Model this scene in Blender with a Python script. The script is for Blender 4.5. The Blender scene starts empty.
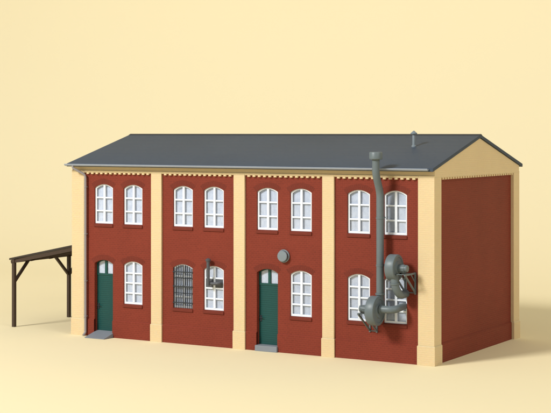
import bpy, bmesh, math, random
from mathutils import Vector, Matrix
random.seed(7)
PI = math.pi
scene = bpy.context.scene
COL = scene.collection

# ------------------------------------------------------------------ materials
def lin(c):
    return tuple(((v/255)/12.92 if v/255 <= .04045 else ((v/255+.055)/1.055)**2.4) for v in c)

def new_mat(name):
    m = bpy.data.materials.new(name); m.use_nodes = True
    nt = m.node_tree; nt.nodes.clear()
    out = nt.nodes.new('ShaderNodeOutputMaterial')
    b = nt.nodes.new('ShaderNodeBsdfPrincipled')
    nt.links.new(b.outputs[0], out.inputs[0])
    return m, nt, b

def math_node(nt, op, a, b=None):
    n = nt.nodes.new('ShaderNodeMath'); n.operation = op
    for i, v in enumerate((a, b)):
        if v is None: continue
        if isinstance(v, (int, float)): n.inputs[i].default_value = v
        else: nt.links.new(v, n.inputs[i])
    return n.outputs[0]

def mix_col(nt, fac, a, b):
    n = nt.nodes.new('ShaderNodeMix'); n.data_type = 'RGBA'
    if isinstance(fac, (int, float)): n.inputs[0].default_value = fac
    else: nt.links.new(fac, n.inputs[0])
    for i, v in ((6, a), (7, b)):
        if isinstance(v, tuple): n.inputs[i].default_value = (*v[:3], 1)
        else: nt.links.new(v, n.inputs[i])
    return n.outputs[2]

def noise(nt, vec, scale, detail=3, rough=.55):
    n = nt.nodes.new('ShaderNodeTexNoise'); n.inputs['Scale'].default_value = scale
    n.inputs['Detail'].default_value = detail; n.inputs['Roughness'].default_value = rough
    nt.links.new(vec, n.inputs['Vector']); return n.outputs['Fac']

def scale_col(c, k): return tuple(min(1, v*k) for v in c)

def plastic(name, col, rough=.5, var=.08, grain=.15, grain_scale=60, spec=.4, sss=0, brick=None, boards=None, big=.6):
    """moulded plastic: tone variation, fine grain, optional engraved brick courses or boards"""
    m, nt, b = new_mat(name)
    geo = nt.nodes.new('ShaderNodeNewGeometry'); pos = geo.outputs['Position']
    n1 = noise(nt, pos, big, 4); n2 = noise(nt, pos, 9, 3)
    f = math_node(nt, 'ADD', math_node(nt, 'MULTIPLY', n1, .6), math_node(nt, 'MULTIPLY', n2, .4))
    mr = nt.nodes.new('ShaderNodeMapRange'); nt.links.new(f, mr.inputs[0])
    mr.inputs[1].default_value = .3; mr.inputs[2].default_value = .7
    c = mix_col(nt, mr.outputs[0], scale_col(col, 1-var), scale_col(col, 1+var))
    height = math_node(nt, 'MULTIPLY', noise(nt, pos, grain_scale, 2), grain)
    if brick or boards:
        sep = nt.nodes.new('ShaderNodeSeparateXYZ'); nt.links.new(pos, sep.inputs[0])
        u = math_node(nt, 'ADD', sep.outputs[0], sep.outputs[1])
        com = nt.nodes.new('ShaderNodeCombineXYZ')
        nt.links.new(u, com.inputs[0]); nt.links.new(sep.outputs[2], com.inputs[1])
    if brick:
        bw, bh, mort, tone = brick
        bt = nt.nodes.new('ShaderNodeTexBrick'); nt.links.new(com.outputs[0], bt.inputs['Vector'])
        bt.inputs['Scale'].default_value = 1; bt.inputs['Brick Width'].default_value = bw
        bt.inputs['Row Height'].default_value = bh; bt.inputs['Mortar Size'].default_value = mort
        bt.inputs['Mortar Smooth'].default_value = .35
        bt.inputs['Color1'].default_value = (.38, .38, .38, 1); bt.inputs['Color2'].default_value = (.62, .62, .62, 1)
        bt.inputs['Mortar'].default_value = (.5, .5, .5, 1)
        bv = nt.nodes.new('ShaderNodeHueSaturation'); nt.links.new(c, bv.inputs['Color'])
        nt.links.new(math_node(nt, 'ADD', math_node(nt, 'MULTIPLY', bt.outputs['Color'], tone), 1-.5*tone), bv.inputs['Value'])
        c = mix_col(nt, math_node(nt, 'MULTIPLY', bt.outputs['Fac'], min(.5, tone*1.4)), bv.outputs[0], scale_col(col, 1.5))
        height = math_node(nt, 'SUBTRACT', height, bt.outputs['Fac'])
    if boards:
        z = math_node(nt, 'FRACT', math_node(nt, 'DIVIDE', sep.outputs[2], boards))
        g = math_node(nt, 'LESS_THAN', z, .2)
        height = math_node(nt, 'SUBTRACT', height, g)
        c = mix_col(nt, math_node(nt, 'MULTIPLY', g, .45), c, scale_col(col, .45))
    nt.links.new(c, b.inputs['Base Color'])
    b.inputs['Roughness'].default_value = rough
    b.inputs['Specular IOR Level'].default_value = spec
    if sss:
        b.inputs['Subsurface Weight'].default_value = sss; b.inputs['Subsurface Radius'].default_value = (1, .45, .15); b.inputs['Subsurface Scale'].default_value = .06
    bump = nt.nodes.new('ShaderNodeBump'); bump.inputs['Strength'].default_value = .5
    bump.inputs['Distance'].default_value = .012
    nt.links.new(height, bump.inputs['Height']); nt.links.new(bump.outputs[0], b.inputs['Normal'])
    return m

CREAM = (.66, .515, .30)
M = {
 'brick': plastic('red brick plastic', (.175, .0285, .0150), .62, .13, .3, spec=.2, brick=(.15, .0715, .011, .34)),
 'soldier': plastic('red brick trim plastic', (.145, .0245, .0135), .65, spec=.2, var=.12, grain=.2, grain_scale=30),
 'cream': plastic('cream brick plastic', CREAM, .55, .04, .15, sss=.25, brick=(.2, .0715, .006, .02)),
 'cream_plain': plastic('cream smooth plastic', CREAM, .55, .04, .15, sss=.25),
 'roof': plastic('slate grey roof plastic', (.048, .066, .095), .62, .12, .35, 25, spec=.2, brick=(.5, .12, .006, .10), big=.25),
 'ridge': plastic('dark slate ridge plastic', (.035, .037, .042), .6, .1, spec=.2),
 'gutter': plastic('pale grey zinc plastic', (.30, .34, .41), .45, .05),
 'downpipe': plastic('grey downpipe plastic', (.27, .245, .25), .4, .06),
 'white': plastic('white window plastic', (.76, .81, .88), .4, .02, .05),
 'green': plastic('dark green door plastic', (.002, .058, .054), .42, .08, .08, boards=.077),
 'green_plain': plastic('dark green frame plastic', (.004, .06, .052), .42, .06, .08),
 'step': plastic('grey step plastic', (.19, .21, .24), .55, .06, .4),
 'duct': plastic('grey green duct plastic', (.118, .147, .160), .42, .07, .1, spec=.4),
 'duct_dark': plastic('dark opening grey', (.045, .05, .055), .5, .1),
 'plate': plastic('dark grey plate', (.07, .075, .085), .45, .15),
 'bars': plastic('black iron plastic', (.022, .027, .035), .4, .1),
 'wood': plastic('dark brown timber plastic', (.047, .027, .016), .6, .18, .4, 40),
 'wood_roof': plastic('dark brown roofing plastic', (.028, .019, .014), .6, .15, .3),
 'vent': plastic('pale grey vent plastic', (.18, .215, .24), .38, .06, .1),
}

def curtain_material():
    m, nt, b = new_mat('pale lace curtain')
    geo = nt.nodes.new('ShaderNodeNewGeometry'); pos = geo.outputs['Position']
    mp = nt.nodes.new('ShaderNodeMapping'); mp.inputs['Scale'].default_value = (1, 1, .55)
    nt.links.new(pos, mp.inputs[0])
    n1 = noise(nt, mp.outputs[0], 9, 5, .65)
    n2 = noise(nt, pos, 45, 2)
    f = math_node(nt, 'ADD', math_node(nt, 'MULTIPLY', n1, .6), math_node(nt, 'MULTIPLY', n2, .4))
    mr = nt.nodes.new('ShaderNodeMapRange'); nt.links.new(f, mr.inputs[0])
    mr.inputs[1].default_value = .36; mr.inputs[2].default_value = .58
    nt.links.new(mix_col(nt, mr.outputs[0], (.60, .655, .77), (.80, .845, .93)), b.inputs['Base Color'])
    b.inputs['Roughness'].default_value = .8
    return m
M['curtain'] = curtain_material()

def glass_material():
    m = bpy.data.materials.new('clear window film'); m.use_nodes = True
    nt = m.node_tree; nt.nodes.clear()
    out = nt.nodes.new('ShaderNodeOutputMaterial'); mx = nt.nodes.new('ShaderNodeMixShader')
    tr = nt.nodes.new('ShaderNodeBsdfTransparent'); tr.inputs[0].default_value = (.96, .975, 1, 1)
    gl = nt.nodes.new('ShaderNodeBsdfGlossy'); gl.inputs['Roughness'].default_value = .08
    fr = nt.nodes.new('ShaderNodeFresnel'); fr.inputs['IOR'].default_value = 1.45
    nt.links.new(fr.outputs[0], mx.inputs[0]); nt.links.new(tr.outputs[0], mx.inputs[1]); nt.links.new(gl.outputs[0], mx.inputs[2])
    nt.links.new(mx.outputs[0], out.inputs[0]); return m
M['glass'] = glass_material()

def paper_material():
    m, nt, b = new_mat('pale yellow studio paper')
    geo = nt.nodes.new('ShaderNodeNewGeometry'); pos = geo.outputs['Position']
    n1 = noise(nt, pos, .05, 3); n2 = noise(nt, pos, 14, 4, .7)
    f = math_node(nt, 'ADD', math_node(nt, 'MULTIPLY', n1, .5), math_node(nt, 'MULTIPLY', n2, .5))
    nt.links.new(mix_col(nt, f, (.79, .69, .445), (.83, .725, .47)), b.inputs['Base Color'])
    b.inputs['Roughness'].default_value = .9; b.inputs['Specular IOR Level'].default_value = .1
    bump = nt.nodes.new('ShaderNodeBump'); bump.inputs['Strength'].default_value = .15; bump.inputs['Distance'].default_value = .01
    nt.links.new(noise(nt, pos, 22, 4, .7), bump.inputs['Height']); nt.links.new(bump.outputs[0], b.inputs['Normal'])
    return m
M['paper'] = paper_material()

# ------------------------------------------------------------------ mesh helpers
class MB:
    def __init__(s): s.bm = bmesh.new()
    def box(s, x0, x1, y0, y1, z0, z1):
        v = [s.bm.verts.new(p) for p in ((x0,y0,z0),(x1,y0,z0),(x1,y1,z0),(x0,y1,z0),(x0,y0,z1),(x1,y0,z1),(x1,y1,z1),(x0,y1,z1))]
        for f in ((3,2,1,0),(4,5,6,7),(0,1,5,4),(1,2,6,5),(2,3,7,6),(3,0,4,7)): s.bm.faces.new([v[i] for i in f])
        return s
    def face(s, pts): s.bm.faces.new([s.bm.verts.new(p) for p in pts]); return s
    def prism(s, pts, vec):
        """closed polygon pts (3D) swept along vec"""
        vec = Vector(vec); a = [s.bm.verts.new(p) for p in pts]; b = [s.bm.verts.new(Vector(p)+vec) for p in pts]
        n = len(a); s.bm.faces.new(a[::-1]); s.bm.faces.new(b)
        for i in range(n): s.bm.faces.new((a[i], a[(i+1)%n], b[(i+1)%n], b[i]))
        return s
    def beam(s, p, q, w, h, up=(0,0,1)):
        p, q = Vector(p), Vector(q); d = (q-p).normalized(); side = d.cross(Vector(up)).normalized(); u = side.cross(d)
        pts = [p+side*a*w/2+u*b*h/2 for a, b in ((-1,-1),(1,-1),(1,1),(-1,1))]
        return s.prism(pts, q-p)
    def tube(s, path, r, n=24, cap=True):
        path = [Vector(p) for p in path]; rr = r if isinstance(r, (list, tuple)) else [r]*len(path)
        ref = Vector((.31, .2, .93)); rings = []
        t0 = (path[1]-path[0]).normalized(); side = t0.cross(ref).normalized()
        for i, p in enumerate(path):
            t = (path[min(i+1, len(path)-1)]-path[max(i-1, 0)]).normalized()
            side = (side - t*side.dot(t)).normalized(); u = t.cross(side)
            rings.append([s.bm.verts.new(p+(side*math.cos(2*PI*k/n)+u*math.sin(2*PI*k/n))*rr[i]) for k in range(n)])
        for a, b in zip(rings, rings[1:]):
            for k in range(n):
                f = s.bm.faces.new((a[k], a[(k+1)%n], b[(k+1)%n], b[k])); f.smooth = True
        if cap: s.bm.faces.new(rings[0][::-1]); s.bm.faces.new(rings[-1])
        return s
    def lathe(s, prof, origin, axis, n=40):
        """prof: (radius, distance along axis)"""
        o = Vector(origin); ax = Vector(axis).normalized(); ref = Vector((0,0,1)) if abs(ax.z) < .9 else Vector((1,0,0))
        e1 = ax.cross(ref).normalized(); e2 = ax.cross(e1); rings = []
        for r, h in prof:
            if r < 1e-5: rings.append([s.bm.verts.new(o+ax*h)])
            else: rings.append([s.bm.verts.new(o+ax*h+(e1*math.cos(2*PI*k/n)+e2*math.sin(2*PI*k/n))*r) for k in range(n)])
        for a, b in zip(rings, rings[1:]):
            for k in range(n):
                k2 = (k+1) % n
                if len(a) == 1 and len(b) == 1: continue
                if len(a) == 1: f = s.bm.faces.new((a[0], b[k2], b[k]))
                elif len(b) == 1: f = s.bm.faces.new((a[k], a[k2], b[0]))
                else: f = s.bm.faces.new((a[k], a[k2], b[k2], b[k]))
                f.smooth = True
        return s
    def build(s, name, mat, parent=None, loc=(0,0,0), bevel=0, origin=None, autosmooth=True):
        """vertices are in the parent's frame; loc moves the object's origin"""
        if origin is not None:
            bmesh.ops.translate(s.bm, verts=s.bm.verts, vec=-Vector(origin)); loc = origin
        bmesh.ops.recalc_face_normals(s.bm, faces=s.bm.faces)
        me = bpy.data.meshes.new(name); s.bm.to_mesh(me); s.bm.free()
        if autosmooth:
            me.set_sharp_from_angle(angle=math.radians(38))
        me.materials.append(M[mat])
        o = bpy.data.objects.new(name, me); COL.objects.link(o); o.parent = parent; o.location = loc
        if bevel:
            b = o.modifiers.new('bevel', 'BEVEL'); b.width = bevel; b.segments = 2; b.limit_method = 'ANGLE'; b.angle_limit = math.radians(50)
        return o

def thing(name, label, cat, loc, group=None):
    o = bpy.data.objects.new(name, None); COL.objects.link(o); o.location = loc
    o['label'] = label; o['category'] = cat
    if group: o['group'] = group
    o.empty_display_size = .3
    return o

def bezier_path(pts, n=10):
    """smooth path with rounded joints through straight runs"""
    out = [Vector(pts[0])]
    for i in range(1, len(pts)-1):
        a, b, c = Vector(pts[i-1]), Vector(pts[i]), Vector(pts[i+1])
        r = min((b-a).length, (c-b).length)*.48
        p, q = b+(a-b).normalized()*r, b+(c-b).normalized()*r
        for k in range(n+1):
            t = k/n; out.append(p*(1-t)**2+b*2*t*(1-t)+q*t*t)
    out.append(Vector(pts[-1])); return out

# ------------------------------------------------------------------ building
W, D = 15.2, 7.88
WY = .08                  # brick panels set back behind the pilaster faces
HP = .66                  # plinth height
HD = 6.28                 # underside of the frieze
B = thing('factory_building', 'two storey red brick model factory with cream pilasters and slate grey gabled roof', 'building', (-W/2, D/2, 0))
OFF = Vector((W/2, -D/2, 0))           # world -> building frame
class BB(MB):                           # builder whose input is world coordinates, output in the building frame
    def build(s, name, mat, parent=None, bevel=0, origin=None, **k):
        bmesh.ops.translate(s.bm, verts=s.bm.verts, vec=OFF)
        o = None if origin is None else Vector(origin)+OFF
        return MB.build(s, name, mat, B if parent is None else parent, bevel=bevel, origin=o, **k)

WIN_W, UP_Z0, UP_Z1, LO_Z0, LO_Z1 = .87, 4.31, 5.815, 1.31, 2.93
RISE = .14
cols = [-13.735, -12.37, -10.11, -8.765, -6.50, -5.135, -2.865, -1.475]
door_cols = (0, 4)
bays = [(-14.61, -11.485), (-11.02, -7.865), (-7.40, -4.24), (-3.78, -.595)]

def arc(x0, x1, z_side, rise, n=10):
    """segmental arch from left to right"""
    c = x1-x0; R = (c*c/4+rise*rise)/(2*rise); zc = z_side+rise-R; xm = (x0+x1)/2; a = math.asin(c/2/R)
    return [(xm+R*math.sin(-a+2*a*k/n), zc+R*math.cos(-a+2*a*k/n)) for k in range(n+1)]

# front brick wall with real openings and reveals
fw = BB(); y = WY; yb = WY+.22
edges = [-14.75]; openings = []
for i, xc in enumerate(cols):
    x0, x1 = xc-WIN_W/2, xc+WIN_W/2
    lo = (0.0, LO_Z1) if i in door_cols else (LO_Z0, LO_Z1)
    openings.append((x0, x1, [lo, (UP_Z0, UP_Z1)]))
cur = -14.75
for x0, x1, ops in openings:
    fw.face([(cur,y,0),(x0,y,0),(x0,y,HD+.05),(cur,y,HD+.05)]); cur = x1
    low = [(x0, 0), (x1, 0)]
    for (za, zb) in ops:
        if za > 0: fw.face([(low[0][0],y,low[0][1])]+[(px,y,pz) for px, pz in low[1:]]+[(x1,y,za),(x0,y,za)])
        a = arc(x0, x1, zb-RISE, RISE)
        # reveals
        fw.face([(x0,y,za),(x0,yb,za),(x0,yb,zb-RISE),(x0,y,zb-RISE)]); fw.face([(x1,y,za),(x1,yb,za),(x1,yb,zb-RISE),(x1,y,zb-RISE)])
        if za > 0: fw.face([(x0,y,za),(x1,y,za),(x1,yb,za),(x0,yb,za)])
        for p, q in zip(a, a[1:]): fw.face([(p[0],y,p[1]),(q[0],y,q[1]),(q[0],yb,q[1]),(p[0],yb,p[1])])
        low = a
    fw.face([(px,y,pz) for px, pz in low]+[(x1,y,HD+.05),(x0,y,HD+.05)])
fw.face([(cur,y,0),(-.45,y,0),(-.45,y,HD+.05),(cur,y,HD+.05)])
fw.build('wall', 'brick', autosmooth=False)

# other three brick walls
BB().box(-.4, -.12, .5, D-.5, .0, HD+.05).build('wall', 'brick')
BB().box(-W+.12, -W+.4, .5, D-.5, .0, HD+.05).build('wall', 'brick')
BB().box(-W+.5, -.5, D-.4, D-.12, .0, HD+.05).build('wall', 'brick')

# brick plinth courses standing 3 cm proud of the panels
for k, (a, b) in enumerate(bays):
    segs = [(a, b)]
    for i in door_cols:
        x0, x1 = cols[i]-WIN_W/2, cols[i]+WIN_W/2
        segs = sum([[(p, x0), (x1, q)] if p < x0 and x1 < q else [(p, q)] for p, q in segs], [])
    for p, q in segs: BB().prism([(p,WY-.042,0),(p,WY-.042,HP-.035),(p,WY,HP),(p,WY+.05,HP),(p,WY+.05,0)], (q-p,0,0)).build('plinth', 'brick')
for sx, ex in ((-.12, .042), (-W+.12, -.042)):
    BB().prism([(sx+ex,.58,0),(sx+ex,.58,HP-.03),(sx,.58,HP),(sx-ex,.58,HP),(sx-ex,.58,0)], (0,D-1.16,0)).build('plinth', 'brick')

# pilasters: shaft with wider foot
def pilaster(x0, x1, y0, y1, sides):
    """sides: which faces the foot steps out from (l r f b)"""
    p = .024
    sh = BB().box(x0, x1, y0, y1, HP, HD).build('pilaster', 'cream', bevel=.006)
    fx0 = x0-(p if 'l' in sides else 0); fx1 = x1+(p if 'r' in sides else 0)
    fy0 = y0-(p if 'f' in sides else 0); fy1 = y1+(p if 'b' in sides else 0)
    f = BB(); f.box(fx0, fx1, fy0, fy1, 0, HP-.03)
    a = [f.bm.verts.new(v) for v in ((fx0,fy0,HP-.03),(fx1,fy0,HP-.03),(fx1,fy1,HP-.03),(fx0,fy1,HP-.03))]
    b = [f.bm.verts.new(v) for v in ((x0,y0,HP),(x1,y0,HP),(x1,y1,HP),(x0,y1,HP))]
    for i in range(4): f.bm.faces.new((a[i], a[(i+1)%4], b[(i+1)%4], b[i]))
    f.build('pilaster_foot', 'cream', parent=sh)
pilaster(-.6, 0, 0, .58, 'lrfb'); pilaster(-W, -W+.59, 0, .58, 'lrfb')
pilaster(-.6, 0, D-.58, D, 'lrfb'); pilaster(-W, -W+.59, D-.58, D, 'lrfb')
for a, b in ((-11.485,-11.02),(-7.865,-7.40),(-4.24,-3.78)):
    pilaster(a, b, 0, .3, 'lrf'); pilaster(a, b, D-.3, D, 'lrb')

# frieze with dentils, front and back
def comb(a, b, n, z0, z1, pt):
    """one connected strip with n hanging dentils; pt maps (run, z) to a point"""
    st = (b-a)/(n+.5); clean = [(b, z1+.05), (a, z1+.05), (a, z1)]
    for k in range(n):
        x = a+st*(k+.5)
        clean += [(x, z1), (x, z0), (x+st*.5, z0), (x+st*.5, z1)]
    clean.append((b, z1))
    return [pt(*p) for p in clean]
def frieze(yf, sg):
    """sg=+1 front, -1 back: lower band flush with the pilasters, upper strip set back under the eave"""
    a_, b_ = sorted((yf, yf+sg*.3)); c_, d_ = sorted((yf+sg*.03, yf+sg*.3))
    f = BB().box(-W+.003, -.003, c_, d_, HD+.05, 6.53).build('frieze', 'cream_plain')
    BB().box(-W+.585, -.585, a_, b_, HD+.0, HD+.05).build('frieze_band', 'cream_plain', parent=f, bevel=.005)
    for a, b in bays:
        BB().prism(comb(a, b, 14, HD-.088, HD-.03, lambda x, z: (x, yf+sg*.006, min(z, HD-.001))), (0, sg*.12, 0)).build('dentil_course', 'cream_plain', parent=f, bevel=.008)
frieze(0, 1); frieze(D, -1)

# gable heads
s_roof = (7.71-6.59)/(D/2+.22)
for xa, xb, xt0, xt1 in ((-.58, 0, -.15, -.004), (-W, -W+.58, -W+.004, -W+.15)):
    zt = 6.59+.22*s_roof-.13
    g = BB().prism([(xa,0,HD),(xa,D,HD),(xa,D,HD+.05),(xa,D-.035,HD+.05),(xa,D-.035,zt+.035*s_roof),(xa,D/2,zt+s_roof*D/2),(xa,.035,zt+.035*s_roof),(xa,.035,HD+.05),(xa,0,HD+.05)], (xb-xa,0,0)).build('gable', 'cream')
    BB().prism(comb(.58, D-.58, 30, HD-.085, HD-.02, lambda v, z: (xt0, v, min(z, HD-.001))), (xt1-xt0,0,0)).build('dentil_course', 'cream_plain', parent=g)

# roof
TH = .115
def roofz(yy): return 6.59+(min(yy, D-yy)+.22)*s_roof
rf = BB().prism([(-W-.08,-.22,6.59),(-W-.08,D/2,7.71),(-W-.08,D+.22,6.59),(-W-.08,D+.22,6.59-TH),(-W-.08,D/2,7.71-TH),(-W-.08,-.22,6.59-TH)], (W+.13,0,0)).build('roof', 'roof', bevel=.01)
BB().prism([(-W-.085,D/2-.13,7.71-.13*s_roof+.004),(-W-.085,D/2,7.728),(-W-.085,D/2+.13,7.71-.13*s_roof+.004),(-W-.085,D/2,7.70)], (W+.14,0,0)).build('ridge_cap', 'ridge', parent=rf)
# roof vent
vx, vy = -1.84, 2.36; vz = roofz(vy)
BB().lathe([(.0,-.1),(.055,-.1),(.055,.44),(.048,.46),(.0,.46)], (vx,vy,vz), (0,0,1)).lathe([(.085,-.06),(.085,.025),(.055,.06)], (vx,vy,vz), (0,0,1))\
  .lathe([(0,.44),(.115,.44),(.12,.47),(.02,.56),(.0,.565)], (vx,vy,vz), (0,0,1)).build('vent_pipe', 'vent', parent=rf)

# gutter (open half round) and its brackets, front and back
def gutter(yc, zc):
    g = BB(); n = 14; R, r = .062, .05
    prof = [(-R*math.cos(PI*k/n), -R*math.sin(PI*k/n)) for k in range(n+1)]+[(r*math.cos(PI*k/n), -r*math.sin(PI*k/n)) for k in range(n+1)]
    x0, x1 = -W-.1, -.1
    g.prism([(x0,yc+a,zc+b) for a, b in prof], (x1-x0,0,0))
    for xe in (x0, x1-.012):
        g.prism([(xe-.002,yc-R*math.cos(PI*k/n)*.98,zc-R*math.sin(PI*k/n)*.98) for k in range(n+1)], (.014,0,0))
    g.tube([(x0,yc-R-.002,zc+.004),(x1,yc-R-.002,zc+.004)] if yc < 1 else [(x0,yc+R+.002,zc+.004),(x1,yc+R+.002,zc+.004)], .012, 8)
    return g.build('gutter', 'gutter')
gt = gutter(-.285, 6.565); gutter(D+.285, 6.565)
dp = BB().tube(bezier_path([(-14.93,-.285,6.54),(-14.93,-.285,6.42),(-14.52,-.03,6.16),(-14.52,-.03,5.9),(-14.52,-.03,.12),(-14.52,-.16,.03)]), .045, 16)
dp.build('downpipe', 'downpipe')
for z in (5.7, 3.9, 2.1, .75): BB().lathe([(.045,-.025),(.058,-.025),(.058,.025),(.045,.025)], (-14.52,-.03,z), (0,0,1)).box(-14.535,-14.505,-.02,.14,z-.02,z+.02).build('pipe_clip', 'downpipe')

# ------------------------------------------------------------------ windows
def window_meshes(h, rows):
    """local frame: x centred, z from the sill of the opening, y=0 at the outer face of the frame"""
    w = WIN_W; fr = .062; dep = .06
    f = MB(); zi = h-RISE
    outer = arc(-w/2+.004, w/2-.004, zi, RISE-.004); inner = arc(-w/2+fr, w/2-fr, zi-fr*.55, RISE-.01)
    # arch ring
    for k in range(10):
        a, b, c, d = outer[k], outer[k+1], inner[k+1], inner[k]
        f.prism([(a[0],0,a[1]),(b[0],0,b[1]),(c[0],0,c[1]),(d[0],0,d[1])], (0,dep,0))
    f.box(-w/2+.004, -w/2+fr, 0, dep, .004, inner[0][1]); f.box(w/2-fr, w/2-.004, 0, dep, .004, inner[0][1])
    f.prism([(-w/2+.004,0,zi-.0),(-w/2+fr,0,inner[0][1]),(-w/2+.004,0,inner[0][1])], (0,dep,0))
    f.prism([(w/2-.004,0,zi-.0),(w/2-fr,0,inner[0][1]),(w/2-.004,0,inner[0][1])], (0,dep,0))
    f.box(-w/2+fr, w/2-fr, .002, dep, .004, .08)
    f.box(-.04, .04, -.008, dep-.002, .08, inner[5][1]+.01)
    for z in rows:
        f.box(-w/2+fr, -.04, .008, dep-.006, z-.028, z+.028); f.box(.04, w/2-fr, .008, dep-.006, z-.028, z+.028)
    p = MB(); pts = [(-w/2+.02,.05,.03),(w/2-.02,.05,.03)]+[(x,.05,z) for x, z in reversed(arc(-w/2+.02, w/2-.02, zi-.01, RISE-.02))]
    p.prism(pts, (0,.004,0))
    c = MB(); pts = [(-w/2+.0,.085,.0),(w/2-.0,.085,.0)]+[(x,.085,z) for x, z in reversed(arc(-w/2, w/2, zi, RISE))]
    c.prism(pts, (0,.006,0))
    s = MB().prism([(-w/2-.01,-.095,-.125),(-w/2-.01,-.095,-.03),(-w/2-.01,-.03,.003),(-w/2-.01,.02,.003),(-w/2-.01,.02,-.125)], (w+.02,0,0))
    return f, p, c, s
def arch_mesh():
    """soldier course over an opening; local z measured from the crown"""
    m = MB(); w = WIN_W; n = 15; i_ = arc(-w/2-.03, w/2+.03, -RISE-.004, RISE+.012, n*4)
    for k in range(n):
        a, b = i_[k*4], i_[k*4+3]
        c = (w*w/4+RISE*RISE)/(2*RISE); zc = -c
        def out(p, d): v = Vector((p[0], p[1]-zc)); v = v*(1+d/v.length); return (v.x, v.y+zc)
        q, r = out(a, .19), out(b, .19)
        m.prism([(a[0],0,a[1]),(b[0],0,b[1]),(r[0],0,r[1]),(q[0],0,q[1])], (0,.03,0))
    return m
protos = {}
def place(proto, parent, loc):
    c = proto.copy(); COL.objects.link(c); c.parent = parent; c.location = loc; return c
def window(xc, z0, kind):
    loc = Vector((xc, WY+.055, z0))+OFF
    if kind not in protos:
        h, rows = ((UP_Z1-UP_Z0), [.49, .99]) if kind == 'up' else ((LO_Z1-LO_Z0), [.42, .80, 1.17])
        f, p, c, s = window_meshes(h, rows)
        fo = f.build('window', 'white', B, loc)
        kids = [p.build('pane', 'glass', fo), c.build('curtain', 'curtain', fo), s.build('sill', 'soldier', fo, bevel=.006),
                arch_mesh().build('brick_arch', 'soldier', fo, (0, -.055-.004, h))]
        protos[kind] = (fo, kids); return fo
    fo, kids = protos[kind]
    n = place(fo, B, loc)
    for k in kids: place(k, n, k.location)
    return n
wins = {}
for i, xc in enumerate(cols):
    wins[i, 1] = window(xc, UP_Z0, 'up')
    if i not in door_cols: wins[i, 0] = window(xc, LO_Z0, 'lo')

# iron grille over one ground floor window
g = MB(); w = WIN_W
for k in range(9):
    x = -w/2+.05+(w-.10)*k/8
    zt = LO_Z1-LO_Z0-RISE+RISE*(1-(abs(x)/(w/2))**2)-.03
    g.box(x-.013, x+.013, -.055, -.03, -.01, zt)
for z in (.20, .80, 1.33): g.box(-w/2-.01, w/2+.01, -.068, -.055, z-.02, z+.02)
for z in (.55, 1.10): g.box(-w/2+.01, w/2-.01, -.03, -.018, z-.013, z+.013)
g.build('grille', 'bars', wins[2, 0])

# doors
for i in door_cols:
    xc = cols[i]; x0, x1 = xc-w/2, xc+w/2; yd = WY+.17; zs = .2
    dr = BB(); dr.box(x0, x1, yd, yd+.04, 0, 2.33)
    door = dr.build('door', 'green', origin=(xc, yd, 0))
    f = MB(); zi = LO_Z1-RISE; Z = lambda z: z
    o_ = arc(-w/2, w/2, zi, RISE)
    f.box(-w/2, -w/2+.07, -.02, .03, 2.35, zi); f.box(w/2-.05, w/2, -.02, .03, 2.35, zi); f.box(-w/2, w/2, -.022, .03, 2.33, 2.40)
    f.box(-.05, .05, -.024, .03, 2.40, LO_Z1-.03)
    inn = arc(-w/2+.03, w/2-.03, zi-.02, RISE-.02)
    for k in range(10):
        a, b, c, d = o_[k], o_[k+1], inn[k+1], inn[k]
        f.prism([(a[0],-.02,a[1]),(b[0],-.02,b[1]),(c[0],-.02,c[1]),(d[0],-.02,d[1])], (0,.05,0))
    f.build('door_frame', 'green_plain', door)
    MB().prism([(-w/2,.03,2.36),(w/2,.03,2.36)]+[(x,.03,z) for x, z in reversed(arc(-w/2, w/2, zi, RISE))], (0,.006,0)).build('curtain', 'curtain', door)
    MB().prism([(-w/2+.05,.005,2.39),(w/2-.03,.005,2.39)]+[(x,.005,z) for x, z in reversed(arc(-w/2+.03, w/2-.03, zi, RISE-.03))], (0,.004,0)).build('pane', 'glass', door)
    MB().box(-w/2+.05,-w/2+.11,-.02,0,1.03,1.25).tube([(-w/2+.08,-.01,1.17),(-w/2+.08,-.07,1.17),(-w/2+.19,-.075,1.16)], .016, 8).build('handle', 'bars', door)
    arch_mesh().build('brick_arch', 'soldier', door, (0, -.17-.004, LO_Z1))
    if i == 0: BB().prism([(x0-.01,-.53,0),(x0-.01,-.53,.025),(x0-.01,WY+.17,.22),(x0-.01,WY+.17,0)], (w+.05,0,0)).build('door_ramp', 'step', bevel=.008)
    else: BB().prism([(x0-.01,-.05,0),(x0-.01,-.04,.2),(x0-.01,WY+.17,.215),(x0-.01,WY+.17,0)], (w+.03,0,0)).build('doorstep', 'step', bevel=.008)

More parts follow.
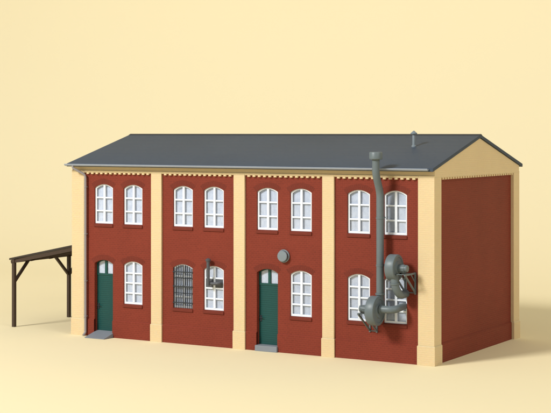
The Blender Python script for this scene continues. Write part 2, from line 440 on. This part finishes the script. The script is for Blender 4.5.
# ------------------------------------------------------------------ exhaust blowers
def scroll_housing(t, cx, cy, cz, R, th, tilt=0, spike=None):
    """drum with its axis along x, rounded rims, stepped faces"""
    e = .035
    MB().lathe([(0,-th/2-.01),(R*.45,-th/2-.01),(R*.5,-th/2+.005),(R*.80,-th/2),(R-e,-th/2),(R-.01,-th/2+e*.35),(R,-th/2+e),(R,th/2-e),(R-.01,th/2-e*.35),(R-e,th/2),(R*.80,th/2),(R*.78,th/2-.02),(R*.5,th/2-.02),(R*.46,th/2+.015),(0,th/2+.015)],
               (cx,cy,cz), (1,0,0), 56).build('fan_housing', 'duct', t)
def motor(t, x0, x1, cy, cz, r):
    d = 1 if x1 > x0 else -1; L = abs(x1-x0)
    m = MB().lathe([(r*.5,-.06),(r*.5,0),(r*.96,0),(r,.015),(r,L*.72),(r*.90,L*.74),(r*.90,L*.77),(r*.97,L*.79),(r*.97,L-.02),(r*.86,L),(0,L)], (x0,cy,cz), (d,0,0), 28)
    k = m.build('motor', 'duct', t)
    f = MB()
    for j in range(12):
        a = 2*PI*j/12; c, s_ = math.cos(a), math.sin(a)
        f.beam((x0+d*.03,cy+c*r,cz+s_*r), (x0+d*L*.68,cy+c*r,cz+s_*r), .012, .016)
    f.build('cooling_fins', 'duct', k)
def bracket(t, xs, yo, yw, zt, zb):
    b = MB()
    for x in xs:
        b.beam((x,yo,zt), (x,yw,zt), .05, .06)
        b.beam((x,yw-.02,zt+.03), (x,yw-.02,zb-.05), .055, .045, (0,1,0))
        b.beam((x,yo+.03,zt), (x,yw-.02,zb), .045, .055)
        b.beam((x,yo*.45,zt), (x,yw-.02,zt-(zt-zb)*.5), .022, .03)
    b.beam((xs[0],yo+.02,zt+.02), (xs[1],yo+.02,zt+.02), .05, .02)
    b.beam((xs[0],yo*.4,zt+.02), (xs[1],yo*.4,zt+.02), .05, .02)
    b.beam((xs[0],yw-.03,zb), (xs[1],yw-.03,zb), .03, .03)
    b.build('bracket', 'duct', t)

# upper blower
t1 = thing('exhaust_blower', 'upper grey exhaust blower with motor facing the corner pilaster, on a wall bracket', 'blower', (-1.0, WY, 0), 'grey exhaust blowers on the brick wall')
def rel(t, p): return Vector(p)-t.location
cx, cy, cz = -1.22, -.55, 3.28
p = rel(t1, (cx,cy,cz)); scroll_housing(t1, *p, .44, .33)
motor(t1, p.x+.16, p.x+.50, p.y, p.z-.02, .125)
bracket(t1, (p.x+.12, p.x+.50), -.80-WY, 0, p.z-.22, p.z-.88)
path = bezier_path([rel(t1,v) for v in ((-1.16,-.66,3.05),(-1.13,-.66,2.62),(-1.06,-.42,2.34),(-1.08,WY+.06,2.36))])
MB().tube(path, .135, 24).lathe([(.135,-.02),(.16,-.02),(.16,.03),(.135,.03)], path[2], (0,.1,-1), 24).build('duct', 'duct', t1)
MB().tube([p+Vector((-.15,0,0)), p+Vector((-.22,0,0))], [.09,.03], 20).build('shaft_cap', 'duct', t1)

# lower blower with its tall stack
t2 = thing('exhaust_blower', 'lower grey exhaust blower joined to the tall exhaust pipe that rises past the eaves', 'blower', (-1.9, WY, 0), 'grey exhaust blowers on the brick wall')
c2 = (-1.90,-.60,1.80); p = rel(t2, c2); scroll_housing(t2, *p, .50, .32)
motor(t2, p.x-.18, p.x-.56, p.y, p.z+.04, .125)
bracket(t2, (p.x-.52, p.x-.26), -.85-WY, 0, p.z-.12, p.z-.78)
px, py = -1.86, -.30
P = [rel(t2,v) for v in ((px,py,1.75),(px,py,4.9),(px,py,5.72),(px-.0,-.62,6.42),(px,-.62,7.0))]
path = bezier_path([P[0], P[2], P[3], P[4]], 8)
path = [Vector(P[0])]+[v for v in path[1:]]
pp = []
for a, b in zip(path, path[1:]): pp.append(a)
pp.append(path[-1])
bx = bezier_path([rel(t2,(px,py,5.35)), rel(t2,(px,py,5.75)), rel(t2,(px,-.62,6.38)), rel(t2,(px,-.62,6.75))], 8)
stack = MB().tube([rel(t2,(px,py,1.75)), rel(t2,(px,py,2.3))]+bx+[rel(t2,(px,-.62,7.0))], .127, 28)
stack.build('exhaust_pipe', 'duct', t2)
q = rel(t2, (px,py,2.34)); q2 = rel(t2, (px,-.62,6.90))
MB().lathe([(.10,-.03),(.16,-.03),(.16,.03),(.10,.03)], q, (0,0,1), 28).build('pipe_collar', 'duct', t2)
MB().lathe([(.12,-.02),(.205,-.02),(.222,0),(.222,.20),(.205,.225),(.17,.23),(.165,.15),(0,.15)], q2, (0,0,1), 36).build('rain_cap', 'duct', t2)
path = bezier_path([rel(t2,v) for v in ((-1.72,-.60,1.86),(-1.20,-.56,1.86),(-1.17,WY+.06,1.93))], 12)
MB().tube(path, .125, 24).lathe([(.12,-.02),(.16,-.02),(.16,.02),(.12,.02)], path[0]+Vector((.04,0,0)), (1,0,0), 24).build('duct', 'duct', t2)
for z in (3.3, 4.9):
    v = rel(t2, (px,py,z)); cb = MB(); cb.lathe([(.12,-.03),(.14,-.03),(.14,.03),(.12,.03)], v, (0,0,1), 28); cb.box(v.x-.02, v.x+.02, v.y+.12, .01, v.z-.02, v.z+.02)
    cb.build('wall_clamp', 'duct', t2)

# round wall ventilator
t3 = thing('wall_vent', 'round pale grey ventilator cover on the brick wall up beside the second green door', 'vent', (-5.80, WY, 3.42))
MB().lathe([(.14,.02),(.20,.0),(.232,-.03),(.232,-.06),(.21,-.075),(.175,-.06),(.165,.0)][::1], (0,0,0), (0,1,0), 48).build('rim', 'vent', t3)
MB().lathe([(0,.0),(.10,.0),(.10,-.10),(.185,-.11),(.195,-.125),(.195,-.16),(.18,-.175),(.06,-.185),(0,-.185)], (0,0,0), (0,1,0), 48).build('cover', 'vent', t3)

# stove flue at a ground floor window
t4 = thing('stove_flue', 'thin dark grey flue pipe with small cap rising out of a ground floor window', 'flue pipe', (-8.765, WY, 1.31))
fy = -.10
path = bezier_path([rel(t4,v) for v in ((-8.55,WY+.10,2.29),(-8.62,fy+.02,2.29),(-8.89,fy,2.29),(-8.885,fy,2.55),(-8.885,fy,3.12))], 6)
fl = MB().tube([rel(t4,(-8.885,WY+.12,2.33)), rel(t4,(-8.885,fy-.0,2.33))], .07, 20).tube([rel(t4,(-8.885,fy,2.22)), rel(t4,(-8.885,fy,3.12))], .062, 20)
fl.build('flue_pipe', 'plate', t4)
v = rel(t4, (-8.885,fy,3.12))
MB().lathe([(.05,-.04),(.075,-.04),(.075,.0),(.10,.01),(.10,.05),(.03,.10),(0,.10)], v, (0,0,1), 24).build('cap', 'plate', t4)
path = bezier_path([rel(t4,v) for v in ((-8.84,-.03,2.30),(-8.68,-.03,2.29),(-8.47,-.03,2.32),(-8.44,WY+.12,2.32))], 6)
MB().tube(path, .055, 16).build('duct', 'plate', t4)
pm = MB()
for a, b in ((-w/2+.064, -.042), (.042, w/2-.064)): pm.box(a, b, .058, .085, .835, 1.135)
pm.build('cover_plate', 'plate', t4)

# ------------------------------------------------------------------ carport
t5 = thing('carport', 'dark brown open timber carport leaning on the left gable wall', 'carport', (-17.0, 4.1, 0))
X = -18.55; ya, yz = .47, 7.75; zb = 2.57
def R5(*v): return rel(t5, v)
posts = (.55, 4.05, 7.55)
for yy in posts:
    a = R5(X-.065, yy-.065, 0); MB().box(a.x, a.x+.13, a.y, a.y+.13, 0, zb).build('post', 'wood', t5, bevel=.006)
a = R5(X, ya, zb+.07); b = R5(X, yz, zb+.07)
MB().beam(a, b, .14, .14).build('beam', 'wood', t5, bevel=.006)
a = R5(-W-.07, ya+.03, 3.12); b = R5(-W-.07, yz-.03, 3.12)
MB().beam(a, b, .12, .16).build('wall_plate', 'wood', t5)
for yy in posts:
    for s_ in (-1, 1):
        y2 = yy+s_*.88
        if y2 < ya or y2 > yz: continue
        MB().beam(R5(X, yy+s_*.02, 1.80), R5(X, y2, zb+.03), .10, .10, (1,0,0)).build('brace', 'wood', t5, bevel=.004)
sl = .205
for k in range(7):
    yy = ya+.08+(yz-ya-.16)*k/6
    MB().beam(R5(-18.68, yy, 2.75-.08-.075), R5(-W-.01, yy, 2.75+sl*(18.68-W-.01)-.08-.075), .09, .13).build('rafter', 'wood', t5)
MB().prism([R5(-18.74,ya,2.745), R5(-W-.01,ya,2.745+sl*3.53), R5(-W-.01,ya,2.745+sl*3.53-.075), R5(-18.74,ya,2.67)], (0,yz-ya,0)).build('roof', 'wood_roof', t5, bevel=.006)

# ------------------------------------------------------------------ seamless paper sweep
def sweep():
    prof = [(-90, 0), (17, 0)]; R = 24; y0 = 19
    for k in range(0, 25):
        a = PI/2*k/24; prof.append((y0+R*math.sin(a), R-R*math.cos(a)))
    prof.append((y0+R, 75))
    bm = bmesh.new(); rows = []
    for yy, z in prof: rows.append([bm.verts.new((x, yy, z)) for x in (-150, 130)])
    for a, b in zip(rows, rows[1:]):
        f = bm.faces.new((a[0], a[1], b[1], b[0])); f.smooth = True
    me = bpy.data.meshes.new('backdrop'); bm.to_mesh(me); bm.free(); me.materials.append(M['paper'])
    o = bpy.data.objects.new('backdrop', me); COL.objects.link(o); o['kind'] = 'structure'
sweep()

# ------------------------------------------------------------------ studio lamps
def area(name, direction, dist, size, k, col, target=(-7.6, 4, 2)):
    d = Vector(direction).normalized(); L = bpy.data.lights.new(name, 'AREA'); L.shape = 'DISK'; L.size = size
    L.energy = k*PI*PI*dist*dist; L.color = col
    o = bpy.data.objects.new(name, L); COL.objects.link(o); o.location = Vector(target)+d*dist
    o.rotation_euler = (-d).to_track_quat('-Z', 'Y').to_euler()
area('key_softbox', (-.24, -.64, .465), 108, 24, 1.0, (1, .985, .945))
area('fill_softbox', (.80, -.35, .55), 240, 110, .24, (1, .96, .90))
wd = bpy.data.worlds.new('World'); scene.world = wd; wd.use_nodes = True
bg = wd.node_tree.nodes['Background']; bg.inputs[0].default_value = (.93, .965, 1, 1); bg.inputs[1].default_value = .36

# ------------------------------------------------------------------ camera
cam = bpy.data.cameras.new('camera'); co = bpy.data.objects.new('camera', cam); COL.objects.link(co)
co.location = (19.676, -44.211, 7.789); co.rotation_euler = (PI/2, 0, .5281)
cam.sensor_width = 36; cam.lens = 1447.15/551*36; cam.shift_y = -74.25/551; cam.clip_end = 2000; cam.clip_start = .5
scene.camera = co
scene.view_settings.view_transform = 'Standard'; scene.view_settings.look = 'None'
scene.view_settings.exposure = 0; scene.view_settings.gamma = 1
scene.render.resolution_x = 1024; scene.render.resolution_y = 768
